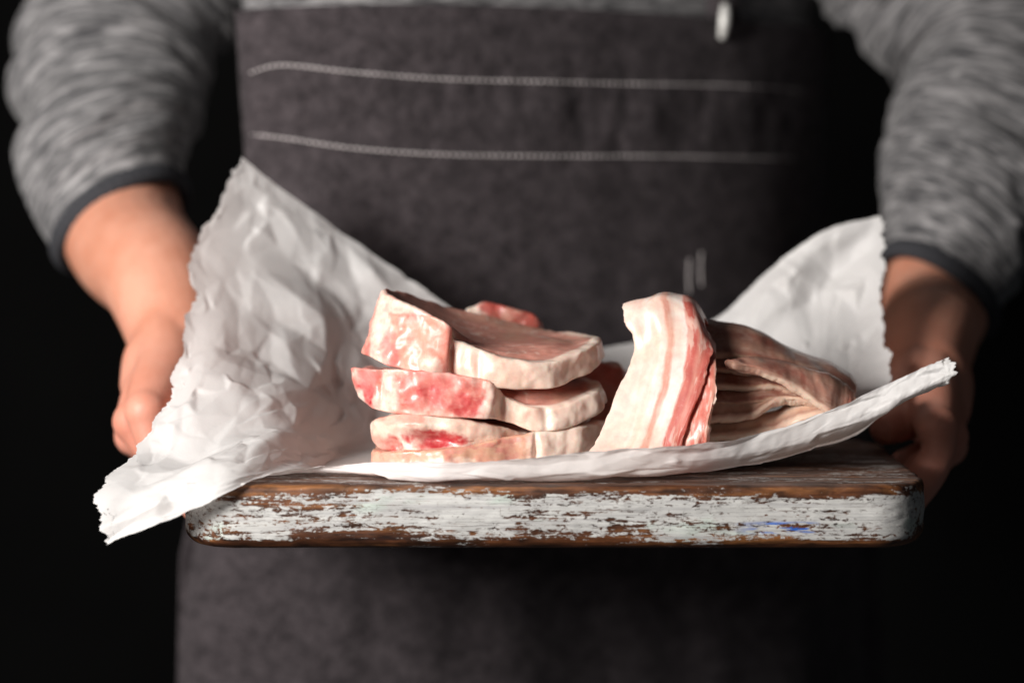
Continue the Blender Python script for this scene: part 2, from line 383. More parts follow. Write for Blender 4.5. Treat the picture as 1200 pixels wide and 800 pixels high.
def sleeve(path, radii, seed, end_dir, cuff_len=0.011, nu=140, nl=220, folds=1.0):
    t = np.linspace(0, 1, nl); C = cr(path, t); R = cr(np.asarray(radii, float)[:, None], t)[:, 0]
    T = np.gradient(C, axis=0); T /= np.linalg.norm(T, axis=1, keepdims=True)
    e_ = np.array(end_dir) / np.linalg.norm(end_dir); T = lerp(T, e_, sst(t, 0.62, 0.97)); T /= np.linalg.norm(T, axis=1, keepdims=True)
    A = np.cross(T, np.array([0.15, 1, 0.25])); A /= np.linalg.norm(A, axis=1, keepdims=True); B = np.cross(T, A)
    th = np.linspace(0, 2 * np.pi, nu, endpoint=False); L = np.concatenate([[0], np.cumsum(np.linalg.norm(np.diff(C, axis=0), axis=1))])
    D = np.cos(th)[:, None, None] * A[None] + np.sin(th)[:, None, None] * B[None]
    V = C[None] + D * R[None, :, None]
    q = np.stack(np.broadcast_arrays(np.cos(th)[:, None] * 0.6, np.sin(th)[:, None] * 0.6, L[None] * 26), -1)
    h = 1 - np.abs(fbm(q + seed, 1.0, 3, seed)) * 2
    end = sst(L[-1] - L, 0.0, 0.05)
    V = V + D * (h * 0.0105 * folds * (0.25 + 0.75 * end)[None] )[..., None]
    # the end turns in towards the arm
    uv = np.stack(np.broadcast_arrays((th * 0.06)[:, None], L[None]), -1)
    o = mesh_obj('sleeve', V, grid_faces(nu, nl, True), M_KNIT, sweater, uv=uv); o.matrix_parent_inverse = Matrix()
    # cuff: a ribbed band just past the sleeve's end
    tc = np.linspace(-1, 1, 13); K = []
    c0 = C[-1]; r0 = R[-1]; Tn = T[-1]
    prof = [(-0.004, 0.0005), (0.0, 0.0035), (0.004, 0.0042), (cuff_len * .5, 0.0040), (cuff_len - .003, 0.0030), (cuff_len, 0.0005), (cuff_len - .001, -0.003), (cuff_len * .4, -0.0045), (0.0, -0.005)]
    rib = 0.0006 * np.cos(th * 46)
    for (l, dr) in prof:
        K.append(c0 + Tn * l + D[:, -1] * (r0 + dr + rib)[:, None])
    K = np.stack(K, 1)
    # closed ring
    F = grid_faces(nu, len(prof), True).tolist()
    for i in range(nu):
        j = (i + 1) % nu; n = len(prof); F.append((i * n + n - 1, j * n + n - 1, j * n, i * n))
    mesh_obj('cuff', K, F, M_CUFF, sweater)
    return o
sleeve([L_SH + (0.02, 0, 0.03), (L_SH + L_EL) / 2 + (-.012, 0, 0), at(134, 62, .43), at(127, 150, .385), at(139, 254, .338)],
       [0.072, 0.068, 0.062, 0.058, 0.0485], 3, (.54, -.42, -.73))
sleeve([R_SH + (-0.02, 0, 0.03), (R_SH + R_EL) / 2 + (.012, 0, 0), at(1165, 62, .43), at(1142, 180, .39), at(1102, 336, .345)],
       [0.072, 0.068, 0.064, 0.059, 0.0435], 8, (-.58, -.39, -.71))

# apron: bib that widens into a skirt, wrapped over the torso
na, nb = 260, 300
tz = np.linspace(0, 1, nb); z_top = at(640, 16, .335)[2]; z_bot = -0.50
Zr = z_top + (z_bot - z_top) * tz
zl = [at(300, y, .36)[2] for y in (16, 180, 330, 640, 800)] + [-0.5]
xl = [at(287, 16, .37)[0], at(298, 180, .37)[0], at(285, 330, .37)[0], at(222, 640, .37)[0], at(219, 800, .37)[0], -0.26]
XL = np.interp(Zr, zl[::-1], xl[::-1]); XR = 2 * TCX - XL + 0.012
sgrid = np.linspace(0, 1, na)
AV = np.zeros((na, nb, 3)); 
for j in range(nb):
    a = np.interp(Zr[j], TZ, TA) + 0.012 + 0.03 * sst(-Zr[j], -0.05, 0.15); b = np.interp(Zr[j], TZ, TB) + 0.006
    x = XL[j] + (XR[j] - XL[j]) * sgrid
    u = np.clip(np.abs((x - TCX) / a), 0, 0.985); n_ = 2.5
    AV[:, j, 0] = x; AV[:, j, 1] = TCY - b * (1 - u ** n_) ** (1 / n_); AV[:, j, 2] = Zr[j]
wr = fbm(AV * (9, 3, 4.0), 1.0, 4, 21) * 0.006 + np.maximum(0, noise(AV * (22, 0, 4), 1.0, 5)) * 0.003 * sst(AV[..., 0], -0.1, 0.1)
wr += 0.0062 * fbm(AV * (42, 10, 22), 1.0, 3, 9) * np.exp(-((AV[..., 2] - at(600, 130, .335)[2]) / 0.03) ** 2)
wr += (0.007 * noise(AV * (15, 0, 1.6), 1.0, 45) + 0.003 * noise(AV * (34, 0, 4), 1.0, 46)) * sst(-AV[..., 2], -0.10, 0.06)
AV[..., 1] += SKEW * (AV[..., 0] - TCX) - 0.004 - wr
AV[..., 2] += (0.004 * np.sin((AV[..., 0] + 0.2) * 9) * sst(Zr, 0.0, 0.2)[None])
apron = to_person(mesh_obj('apron', AV, grid_faces(na, nb), M_APRON, uv=AV[..., [0, 2]]))
so = apron.modifiers.new('thickness', 'SOLIDIFY'); so.thickness = 0.0012; so.offset = -1
def apron_pt(x, z, lift=0.001):
    """the point on the apron's front at x, z"""
    j = int(np.argmin(np.abs(AV[na // 2, :, 2] - z))); i = int(np.clip(np.searchsorted(AV[:, j, 0], x), 0, na - 1))
    jj = int(np.clip(np.argmin(np.abs(AV[i, :, 2] - z)), 1, nb - 2))
    return np.array([x, min(np.interp(x, AV[:, q, 0], AV[:, q, 1]) for q in (jj - 1, jj, jj + 1)) - lift, z])
def stitches(name, pts, step=0.0042, gap=0.25, r=0.00055):
    """a row of single stitches along pts, kept as one seam"""
    bm = bmesh.new(); d = np.concatenate([[0], np.cumsum(np.linalg.norm(np.diff(pts, axis=0), axis=1))])
    for s in np.arange(0, d[-1] - step, step):
        p = np.array([np.interp([s, s + step * (0.5), s + step * (1 - gap)], d, pts[:, c]) for c in range(3)]).T
        ax = p[2] - p[0]; ax = ax / np.linalg.norm(ax); sd = np.cross(ax, (0, 1, 0)); ring = []
        for q, rr, lf in ((p[0], r * .6, 0), (p[1], r * 1.2, 0.0004), (p[2], r * .6, 0)):
            ring.append([bm.verts.new(q + sd * math.cos(a) * rr + np.array([0, -1, 0]) * (math.sin(a) * rr + lf)) for a in np.linspace(0, 2 * np.pi, 7)[:-1]])
        for u in (0, 1):
            for i in range(6): bm.faces.new((ring[u][i], ring[u][(i + 1) % 6], ring[u + 1][(i + 1) % 6], ring[u + 1][i]))
    me = bpy.data.meshes.new(name); bm.to_mesh(me); bm.free(); me.materials.append(M_THREAD)
    o = bpy.data.objects.new(name, me); COL.objects.link(o); o.parent = apron; return o
def seam(pxy, **kw):
    xs = np.array([p[0] for p in pxy], float); ys = np.array([p[1] for p in pxy], float)
    t = np.linspace(0, 1, 160); c = cr(np.stack([xs, ys], 1), t)
    return stitches('stitched_seam', np.array([apron_pt(*at(a, b, .345)[[0, 2]]) for a, b in c]), **kw)
seam([(300, 88), (340, 80), (420, 88), (520, 95), (640, 97), (760, 98), (880, 98), (990, 103)], step=0.0046, gap=0.22, r=0.0009)
seam([(300, 158), (345, 163), (420, 174), (520, 181), (640, 183), (760, 183), (880, 185), (990, 188)], step=0.0046, gap=0.22, r=0.0009)
seam([(812, 306), (811, 328), (812, 352)], step=0.003, gap=0.1, r=0.0010)
seam([(827, 298), (826, 320), (827, 342)], step=0.003, gap=0.1, r=0.0010)
# small steel hook of the strap at the bib's top
hk = apron_pt(*at(855, 22, .345)[[0, 2]], lift=0.004)
V, F = tube([hk + (0.001, -0.001, 0.0115), hk + (0.0007, -0.004, 0.006), hk + (0, -0.005, -0.002), hk + (-0.001, -0.002, -0.0105)], [0.0026, 0.0036, 0.0036, 0.0026], 16, 14)
mesh_obj('strap_hook', V, F, M_STEEL, apron)
# neck strap running up from the hook
st = np.array([[hk[0] + dx, hk[1] + 0.004 + dy, hk[2] + dz] for dz, dy in ((0.0, 0.0), (0.03, 0.004), (0.08, 0.004), (0.14, 0.006), (0.19, 0.010), (0.24, 0.03)) for dx in (-0.011, 0.011)])
stf = [(2 * i, 2 * i + 1, 2 * i + 3, 2 * i + 2) for i in range(5)]
sp = mesh_obj('neck_strap', st, stf, M_APRON, apron, uv=st[:, [0, 2]]); ss = sp.modifiers.new('t', 'SOLIDIFY'); ss.thickness = 0.002

# ------------------------------------------------------------------ cutting board
def board():
    r = 0.032; pts = []
    for cx, cy, a0 in ((BR - r, r, -90), (BR - r, BD - r, 0), (BL + r, BD - r, 90), (BL + r, r, 180)):
        for a in np.linspace(a0, a0 + 90, 22): pts.append((cx + r * math.cos(math.radians(a)), cy + r * math.sin(math.radians(a)), math.cos(math.radians(a)), math.sin(math.radians(a))))
    # fill the straights
    out = []
    for i in range(len(pts)):
        p, q = np.array(pts[i]), np.array(pts[(i + 1) % len(pts)]); n = max(1, int(np.linalg.norm(p[:2] - q[:2]) / 0.0022))
        for k in range(n): out.append(p + (q - p) * k / n)
    O = np.array(out); n = len(O)
    T = -BZ0
    prof = [(0.020, 0.0, 1, 0), (0.010, 0.0, 1, 0), (0.004, 0.0, 1, .35), (0.0022, -0.0003, .8, .8), (0.0009, -0.0011, .3, 1), (0.0002, -0.0026, 0, .85), (0.0, -0.0042, 0, .55)]
    prof += [(-0.0006 * math.sin(math.pi * f), -0.0042 - f * (T - 0.0142), 0, max(0.0, 0.42 - f * 1.9) + max(0.0, (f - 0.8) * 1.2)) for f in np.linspace(.08, .92, 14)]
    prof += [(0.0, -T + 0.0095, 0, 0.25)]
    prof += [(0.0085 * (1 - math.cos(a)), -T + 0.0085 - 0.0085 * math.sin(a), 0, 0.25 + 0.75 * float(sst(a, 0.2, 0.7))) for a in np.linspace(0.15, math.pi / 2, 9)]
    prof += [(0.018, -T, 0, 1), (0.03, -T, 0, 1)]
    V = np.zeros((n, len(prof), 3)); tp = np.zeros((n, len(prof))); wn = np.zeros((n, len(prof)))
    for j, (ins, z, t_, e_) in enumerate(prof):
        V[:, j, 0] = O[:, 0] - O[:, 2] * ins; V[:, j, 1] = O[:, 1] - O[:, 3] * ins; V[:, j, 2] = z; tp[:, j] = t_; wn[:, j] = e_
    d = fbm(V * (1, 3, 3), 60, 4, 2) * 0.0007 + fbm(V, 300, 2, 8) * 0.00025
    V[..., 0] += O[:, None, 2] * d; V[..., 1] += O[:, None, 3] * d; V[..., 2] += d * 0.6
    F = grid_faces(n, len(prof), True).tolist(); m = len(prof)
    F.append([i * m for i in range(n)][::-1]); F.append([i * m + m - 1 for i in range(n)])
    # orientation: outside outwards
    F = [f[::-1] for f in F]
    return mesh_obj('cutting_board', V, F, M_BOARD, attrs={'top': tp, 'worn': wn})
bo = board()
tag(bo, 'worn wooden cutting board with chipped white paint held in both hands', 'cutting board')

# ------------------------------------------------------------------ baking paper
PG = [  # columns left to right, each front edge -> back edge (photo x, y, depth)
 [(116,640,-.012),(116,578,.002),(158,527,.045),(198,460,.085),(221,360,.138),(233,275,.178),(288,187,.215)],
 [(190,612,-.012),(205,566,.002),(235,530,.036),(262,470,.083),(288,395,.142),(312,305,.19),(345,232,.224)],
 [(262,580,-.010),(280,556,.006),(302,527,.04),(325,492,.088),(352,435,.145),(382,355,.196),(412,282,.23)],
 [(318,555,.010),(335,549,.030),(358,535,.055),(384,516,.10),(415,475,.16),(446,405,.208),(476,325,.232)],
 [(400,544,.030),(402,557,.034),(412,546,.072),(432,533,.12),(458,505,.17),(490,445,.212),(536,368,.236)],
 [(510,543,.001),(512,567,.005),(520,551,.058),(530,537,.11),(545,522,.17),(572,475,.216),(612,425,.238)],
 [(640,534,.001),(642,566,.006),(645,551,.058),(645,537,.11),(652,522,.17),(668,475,.216),(700,408,.238)],
 [(770,525,.008),(766,557,.013),(766,550,.062),(766,537,.11),(768,522,.17),(772,465,.216),(776,396,.238)],
 [(890,507,.026),(882,542,.032),(875,543,.080),(870,533,.12),(866,512,.175),(852,440,.214),(842,372,.236)],
 [(1000,468,.026),(985,505,.030),(970,518,.080),(957,512,.127),(946,478,.178),(928,385,.216),(903,318,.235)],
 [(1070,436,.018),(1058,470,.02),(1032,487,.08),(1008,480,.137),(992,438,.182),(978,350,.212),(968,270,.226)],
 [(1118,416,.008),(1117,446,.01),(1074,458,.07),(1047,440,.137),(1036,385,.178),(1035,320,.202),(1031,252,.218)]]
G = np.array([[at(*p) for p in c] for c in PG])
G[..., 2] = np.where((G[..., 1] > 0.0) & (G[..., 1] < BD) & (G[..., 0] > BL) & (G[..., 0] < BR), np.maximum(G[..., 2], 0.0022), G[..., 2])
NU, NV = 640, 400
pu = np.linspace(0, 1, NU); pv = np.linspace(0, 1, NV)
S = cr(G, pu); S = np.swapaxes(cr(np.swapaxes(S, 0, 1), pv), 0, 1)       # (NU, NV, 3)
# arc-length-like sheet coordinates in metres
Us = pu[:, None] * 0.52 + 0 * pv[None]; Vs = 0 * pu[:, None] + pv[None] * 0.34
def facets(n, seed):
    """crumpled sheet: heights at random places joined by flat triangles"""
    r = np.random.default_rng(seed); P2 = np.stack([r.uniform(-.03, .55, n), r.uniform(-.03, .37, n)], 1)
    Pc = np.concatenate([P2, [[-.1, -.1], [.62, -.1], [-.1, .44], [.62, .44]]]); hgt = np.concatenate([r.normal(0, 1, n), np.zeros(4)])
    vo, _, tris, ov, _, _ = delaunay_2d_cdt([Vector(p) for p in Pc], [], [], 0, 1e-7)
    H = np.zeros((NU, NV)); du, dv = .52 / (NU - 1), .34 / (NV - 1)
    hv = [hgt[o[0]] if o else 0 for o in ov]
    for t in tris:
        A, B, C = (np.array(vo[k]) for k in t); ha, hb, hc = (hv[k] for k in t)
        i0 = max(0, int(min(A[0], B[0], C[0]) / du)); i1 = min(NU - 1, int(max(A[0], B[0], C[0]) / du) + 1)
        j0 = max(0, int(min(A[1], B[1], C[1]) / dv)); j1 = min(NV - 1, int(max(A[1], B[1], C[1]) / dv) + 1)
        if i1 < i0 or j1 < j0: continue
        x = (np.arange(i0, i1 + 1) * du)[:, None]; y = (np.arange(j0, j1 + 1) * dv)[None]
        den = (B[1] - C[1]) * (A[0] - C[0]) + (C[0] - B[0]) * (A[1] - C[1])
        if abs(den) < 1e-12: continue
        la = ((B[1] - C[1]) * (x - C[0]) + (C[0] - B[0]) * (y - C[1])) / den; lb = ((C[1] - A[1]) * (x - C[0]) + (A[0] - C[0]) * (y - C[1])) / den; lc = 1 - la - lb
        ins = (la >= -1e-6) & (lb >= -1e-6) & (lc >= -1e-6)
        H[i0:i1 + 1, j0:j1 + 1][ins] = (la * ha + lb * hb + lc * hc)[ins]
    return H
def blur(H, k):
    for _ in range(k):
        Hp = np.pad(H, 1, mode='edge'); H = (Hp[1:-1, 1:-1] * 2 + Hp[:-2, 1:-1] + Hp[2:, 1:-1] + Hp[1:-1, :-2] + Hp[1:-1, 2:]) / 6
    return H
q0 = np.stack([Us, Vs, Us * 0], -1)
def warp(H, amt, sc, seed):
    """bend the creases so that they do not run ruler-straight"""
    du, dv = .52 / (NU - 1), .34 / (NV - 1); I, J = np.meshgrid(np.arange(NU), np.arange(NV), indexing='ij')
    x = np.clip(I + fbm(q0, sc, 3, seed) * amt / du, 0, NU - 1.001); y = np.clip(J + fbm(q0, sc, 3, seed + 50) * amt / dv, 0, NV - 1.001)
    i, j = x.astype(int), y.astype(int); fx, fy = x - i, y - j
    return (H[i, j] * (1 - fx) + H[i + 1, j] * fx) * (1 - fy) + (H[i, j + 1] * (1 - fx) + H[i + 1, j + 1] * fx) * fy
f1 = warp(blur(facets(60, 5), 60), .02, 12, 3); f2 = warp(blur(facets(260, 6), 3), .005, 26, 4); f3 = warp(blur(facets(1500, 7), 2), .004, 60, 5)
crm = f1 * 0.0078 + f2 * 0.0024 + f3 * 0.00055
uu, vv = pu[:, None], pv[None]
# how crumpled: strong on the left wing, mild on the right wing, little on the front lip
amp = 0.18 + 0.95 * np.exp(-((uu - 0.20) / 0.17) ** 2 - ((vv - 0.62) / 0.30) ** 2) + 0.55 * sst(uu, 0.68, 0.85) * sst(vv, 0.3, 0.7)
amp = amp * (0.25 + 0.75 * sst(vv, 0.08, 0.35)) * (0.30 + 0.70 * sst(np.minimum(np.minimum(uu, 1 - uu), 1 - vv), 0.0, 0.06))
amp = amp + 0.45 * sst(uu, 0.28, 0.12) * sst(vv, 0.45, 0.2) * sst(np.minimum(uu, vv), 0.0, 0.05)
lip = sst(uu, 0.36, 0.45) * sst(vv, 0.24, 0.12); amp = amp * (1 - 0.55 * lip)
n = normals(S)
crm = crm * amp + (0.0005 * f2 + 0.00045 * f3) + lip * (0.0007 * fbm(np.stack(np.broadcast_arrays(uu * 46, vv * 9, 0 * uu), -1), 1.0, 3, 64) + 0.0004 * f3)
S = S + n * crm[..., None]
# torn, slightly wavy edge
q = np.stack([Us, Vs, Us * 0], -1)
for ax, e, dist in ((0, 0, uu), (0, 1, 1 - uu), (1, 0, vv), (1, 1, 1 - vv)):
    side = np.gradient(S, axis=ax); side /= np.linalg.norm(side, axis=-1, keepdims=True) + 1e-9
    rough = 0.0085 if ax == 0 else (0.0022 if e == 0 else 0.0020)
    j = fbm(q, 38 if ax == 0 else 30, 6, 31 + ax * 5 + e, 0.66) * rough * (0.55 + 0.9 * np.abs(noise(q, 30, 61 + e)))
    S = S + side * (j * sst(0.045 - dist + 0 * uu, 0.0, 0.045))[..., None]
inb = (S[..., 1] > -0.001) & (S[..., 1] < BD) & (S[..., 0] > BL + .004) & (S[..., 0] < BR - .004)
S[..., 2] = np.where(inb, np.maximum(S[..., 2], 0.0012), S[..., 2])
pc = np.tile(np.array([0.91, 0.90, 0.895]), (NU, NV, 1))
stain = np.exp(-((uu - 0.602) / 0.012) ** 2 - ((vv - 0.165) / 0.010) ** 2) * 0.8 * (0.6 + 0.4 * noise(q, 160, 3))
pc = lerp(pc, np.array([0.55, 0.10, 0.06]), np.clip(stain, 0, 1))
damp = np.exp(-((uu - 0.52) / 0.16) ** 2 - ((vv - 0.34) / 0.16) ** 2) * 0.35 * (0.6 + 0.6 * fbm(q, 25, 3, 9))
pc = lerp(pc, np.array([0.80, 0.60, 0.54]), np.clip(damp, 0, 0.6))
paper = mesh_obj('baking_paper', S, grid_faces(NU, NV), M_PAPER, col=pc, uv=np.stack([Us, Vs], -1))
tag(paper, 'crumpled white baking paper with torn edges spread over the board under the meat', 'paper')

# ------------------------------------------------------------------ pork chops
FAT = np.array([0.89, 0.715, 0.61]); FAT2 = np.array([0.84, 0.575, 0.455]); PINK = np.array([0.78, 0.30, 0.235]); RED = np.array([0.55, 0.045, 0.05]); ROSE = np.array([0.72, 0.20, 0.17])
MEAT = np.array([0.57, 0.255, 0.20]); TAN = np.array([0.62, 0.36, 0.25]); DARK = np.array([0.16, 0.03, 0.022])
ZC = {'f': (1, 0), 'b': (0, 1), 'm': (0, 0)}
def chop(name, st, label, group, zc=None, seed=1, blobs=(), marrow=0.5, floor=None, rim=0.10, side_meat=TAN, back=MEAT):
    """st: stations round the outline (x top, y top, x bottom, y bottom, depth, zone)"""
    rows = []
    for s in st:
        xt, yt, xb, yb, Y, z = s
        a = at(xt, yt, Y); b = at(xb, yb, Y)
        if floor is not None: b[2] = floor
        rows.append([a[0], a[1], a[2], b[0], b[1], b[2], *ZC[z]])
    n = 760; t = np.arange(n) / n; R = cr(rows, t, True); R[:, 6:] = np.clip(R[:, 6:], 0, 1)
    top, bot, fat, bone = R[:, :3], R[:, 3:6], R[:, 6], R[:, 7]
    ct = top.mean(0); cb = bot.mean(0)
    if zc is not None: ct[2] = zc
    nh = 44; hh = np.linspace(-1, 1, nh); nr = 40; rr = np.linspace(1, 0, nr + 1)[1:] ** 1.0
    ex = 4.0 + 6 * bone; ed = 0.0034 - 0.0014 * bone
    V, C = [], []
    thick = np.linalg.norm(top - bot, axis=1)
    # outward in plan
    tan = np.roll(top, -1, 0) - np.roll(top, 1, 0); out = np.stack([tan[:, 1], -tan[:, 0], 0 * tan[:, 0]], 1); out /= np.linalg.norm(out, axis=1, keepdims=True) + 1e-9
    if np.sum(out[:, :2] * (top - ct)[:, :2]) < 0: out = -out
    arc = np.concatenate([[0], np.cumsum(np.linalg.norm(np.diff(top, axis=0), axis=1))])
    # bottom rings, side, top rings
    layers = []
    for r in rr[::-1]: layers.append(('B', r))
    for h in hh: layers.append(('S', h))
    for r in rr: layers.append(('T', r))
    for kind, v in layers:
        if kind == 'S':
            f = (v + 1) / 2; p = bot + (top - bot) * f
            ins = ed * (1 - np.clip(1 - np.abs(v) ** ex, 0, 1) ** (1 / ex))
            p = p - out * ins[:, None]
        else:
            base, cen = (top, ct) if kind == 'T' else (bot, cb)
            e = base - out * ed[:, None]; p = cen + (e - cen) * v
            w_ = v ** 1.7; p[:, 2] = cen[2] + (e[:, 2] - cen[2]) * w_
            if kind == 'T': p[:, 2] -= 0.0016 * fat * np.exp(-((v - 0.80) / 0.09) ** 2)
        V.append(p)
    V = np.stack(V, 1); NL = V.shape[1]
    # relief
    q = V.copy(); big = fbm(q, 55, 3, seed); mid = fbm(q * (1, 1, .8), 150, 3, seed + 4); ribs = noise(np.stack(np.broadcast_arrays(arc[:, None] * 95, V[..., 2] * 30, 0 * V[..., 0]), -1), 1.0, seed + 9)
    isS = np.array([k == 'S' for k, _ in layers]); isT = np.array([k == 'T' for k, _ in layers]); lv = np.array([v for _, v in layers])
    hS = np.where(isS, lv, 0)
    D = (big * 0.0036 + mid * 0.0004 + ribs * 0.0011 * fat[:, None]) * np.where(isS, 1, np.where(isT, lv ** 4, lv ** 4))[None]
    V = V + out[:, None] * D[..., None]
    wob = fbm(V, 85, 3, seed + 2) * 0.0016 + np.where(isT, 1, 0)[None] * fbm(V * (1.0, 1.6, 1), 38, 3, seed + 3) * 0.0012
    rr_edge = np.where(isT | ~isS, np.clip((1 - np.abs(lv)) * 12, 0, 1), 1)
    V[..., 2] += wob * np.where(isS, np.where(hS < -0.5, 0.4, 1), np.where(lv > 0.9, (lv - 0.9) * 10, 0.25))[None]
    # bone end: small chipped facets
    ch = np.abs(fbm(V, 70, 2, seed + 21)) * 0.0009 * bone[:, None] * isS[None]; V = V - out[:, None] * ch[..., None]
    # colours
    nse = fbm(V, 80, 4, seed + 30); nfin = fbm(V, 260, 3, seed + 31); grain = fbm(V * (1, 2.2, 2.2), 170, 4, seed + 33)
    Cside_f = lerp(FAT, FAT2, 0.8 * sst(fbm(V, 38, 3, seed + 35), -0.1, 0.6)); Cside_f = lerp(Cside_f, PINK, 0.10 * sst(nfin, 0.1, 0.6))
    pk = fbm(V * (1, 1, 1.4), 62, 4, seed + 40)
    Cside_b = lerp(PINK, ROSE, sst(pk, -0.15, 0.25)); Cside_b = lerp(Cside_b, RED, 0.8 * sst(pk, 0.28, 0.5) * marrow * 2)
    Cside_b = lerp(Cside_b, FAT, sst(fbm(V, 75, 5, seed + 44), 0.16, 0.45) * 0.6)
    Cside_b = lerp(Cside_b, FAT, 0.22 * sst(fbm(V * (1, 1, 1.6), 230, 4, seed + 47, .6), 0.06, 0.4)); Cside_b = lerp(Cside_b, RED, 0.35 * sst(fbm(V, 300, 3, seed + 48), 0.2, 0.5))
    rimw = sst(np.abs(hS), 0.62, 0.95)[None] * sst(nse, -0.35, 0.25); Cside_b = lerp(Cside_b, FAT, rimw * 0.6)
    Cside_m = lerp(side_meat, MEAT, sst(grain, -0.1, 0.4)); Cside_m = lerp(Cside_m, PINK, 0.35 * sst(nse, 0, .4)); 
    C = lerp(lerp(Cside_m, Cside_f, np.broadcast_to(fat[:, None], nse.shape)), Cside_b, np.broadcast_to(bone[:, None], nse.shape))
    Ctop = lerp(MEAT, MEAT * (1.25, 1.3, 1.3), sst(grain, -0.3, 0.4)); Ctop = lerp(Ctop, TAN * (0.95, .95, .95), 0.5 * sst(fbm(V, 34, 3, seed + 50), 0.0, 0.4))
    Ctop = lerp(Ctop, FAT * .95, 0.7 * sst(np.abs(fbm(V * (1, 1.5, 1), 48, 3, seed + 52)), 0.035, 0.0) * sst(noise(V, 40, seed + 8), 0.0, 0.4))
    rw = (rim * (0.7 + 0.5 * noise(V, 70, seed + 6)))
    tf = sst(lv[None] + 0 * nse, 1 - rw - 0.03, 1 - rw + 0.02) * fat[:, None]
    Ctop = lerp(Ctop, Cside_f, tf); Ctop = lerp(Ctop, DARK, 0.75 * bone[:, None] * sst(lv, 0.35, 0.75)[None] * sst(1 - lv, 0.0, 0.08)[None])
    C = np.where((isT | ~isS)[None, :, None], Ctop, C)
    for (px, py, Y, rx, rz, colr, strg) in blobs:       # natural patches on the cut end: place, size in metres
        c = at(px, py, Y); d2 = ((V[..., 0] - c[0]) / rx) ** 2 + ((V[..., 2] - c[2]) / rz) ** 2
        m = sst(d2 + 0.9 * fbm(V, 110, 5, seed + int(px), .65) + 0.3 * nfin, 1.25, 0.35) * strg * np.clip(0.86 + 0.8 * fbm(V * (1, 1, 1.5), 190, 4, seed + int(py)), 0.25, 1) * (V[..., 1] < Y + 0.03)
        C = lerp(C, np.array(colr), m)
        V = V  # colour only
    # soft red hollow reads as real depth too
    for (px, py, Y, rx, rz, dep) in HOLLOWS.get(name + str(seed), ()):
        c = at(px, py, Y); d2 = ((V[..., 0] - c[0]) / rx) ** 2 + ((V[..., 2] - c[2]) / rz) ** 2
        V = V - out[:, None] * (np.exp(-d2 * 1.3) * dep * isS[None] * (V[..., 1] < Y + 0.03))[..., None]
    F = grid_faces(n, NL, True)[:, ::-1]
    full = mesh_obj(name, V, F, M_MEAT); vn = np.empty(n * NL * 3); full.data.vertex_normals.foreach_get('vector', vn); vn = vn.reshape(-1, 3)
    fm = full.data; bpy.data.objects.remove(full); bpy.data.meshes.remove(fm)
    root = bpy.data.objects.new(name, None); COL.objects.link(root); base = np.array([cb[0], cb[1], bot[:, 2].min()]); root.location = base
    # bone end, fat rim and lean are pieces of their own that share their borders
    zone = np.zeros((n, NL), int); sideT = isS | (isT & (lv > 0.985))
    zone[(bone[:, None] > 0.5) & sideT[None]] = 1; zone[((fat[:, None] > 0.5) & isS[None]) | (isT[None] & (tf > 0.5))] = 2
    zf = zone.reshape(-1)[F].max(1)
    Vf = V.reshape(-1, 3) - base; Cf = np.broadcast_to(C, V.shape).reshape(-1, 3)
    for z, nm in ((0, 'lean_meat'), (1, 'bone_end'), (2, 'fat_rim')):
        f = F[zf == z]
        if len(f) < 200: 
            if len(f) == 0: continue
        ids, inv = np.unique(f, return_inverse=True)
        p = mesh_obj(nm, Vf[ids], inv.reshape(-1, 4), M_MEAT, root, col=Cf[ids])
        p.data.normals_split_custom_set_from_vertices(vn[ids].tolist())
    return tag(root, label, 'pork chop', group)
HOLLOWS = {}
HOLLOWS['pork_chop13'] = [(508, 516, .047, .014, .0055, 0.0075), (460, 523, .05, .006, .005, 0.005), (500, 497, .046, .03, .0045, -0.0028), (560, 508, .045, .012, .005, -0.0022), (445, 505, .06, .006, .008, -0.002)]
HOLLOWS['pork_chop11'] = [(505, 427, .048, .005, .005, -0.003), (446, 412, .07, .005, .005, -0.003), (532, 415, .05, .0025, .02, 0.003), (585, 440, .043, .008, .012, -0.0015), (560, 432, .045, .003, .015, 0.0016)]
HOLLOWS['pork_chop14'] = [(628, 530, .046, .002, .02, 0.0025), (520, 548, .043, .02, .004, -0.002)]
HOLLOWS['pork_chop12'] = [(548, 478, .042, .008, .006, 0.002), (577, 470, .043, .0035, .014, -0.0016), (457, 462, .055, .004, .014, -0.0018), (447, 450, .058, .002, .016, 0.002), (590, 480, .046, .002, .014, 0.002), (640, 492, .046, .003, .012, 0.0014)]
def bk(x, y, Y, z, th=38): return (x, y, x, y + th, Y, z)
GRP = 'raw pork chops piled on the paper'
chop('pork_chop', [(438,527,436,553,.074,'m'),(455,529,450,556,.056,'m'),(500,528,500,560,.043,'m'),(560,520,560,560,.042,'m'),(612,510,612,559,.045,'m'),(634,505,637,558,.046,'f'),(670,502,672,556,.052,'f'),
     (700,496,702,550,.066,'f'),bk(709,492,.09,'f'),bk(680,494,.125,'f'),bk(560,502,.135,'m'),bk(460,512,.115,'m')],
     'bottom pork chop of the stack, tan edge with cream fat at its right end', GRP, seed=14, floor=0.0028,
     blobs=[(470,545,.05,.022,.010,(.80,.40,.30),.85),(525,547,.043,.025,.006,FAT,.7),(655,525,.05,.02,.02,FAT,.6)])
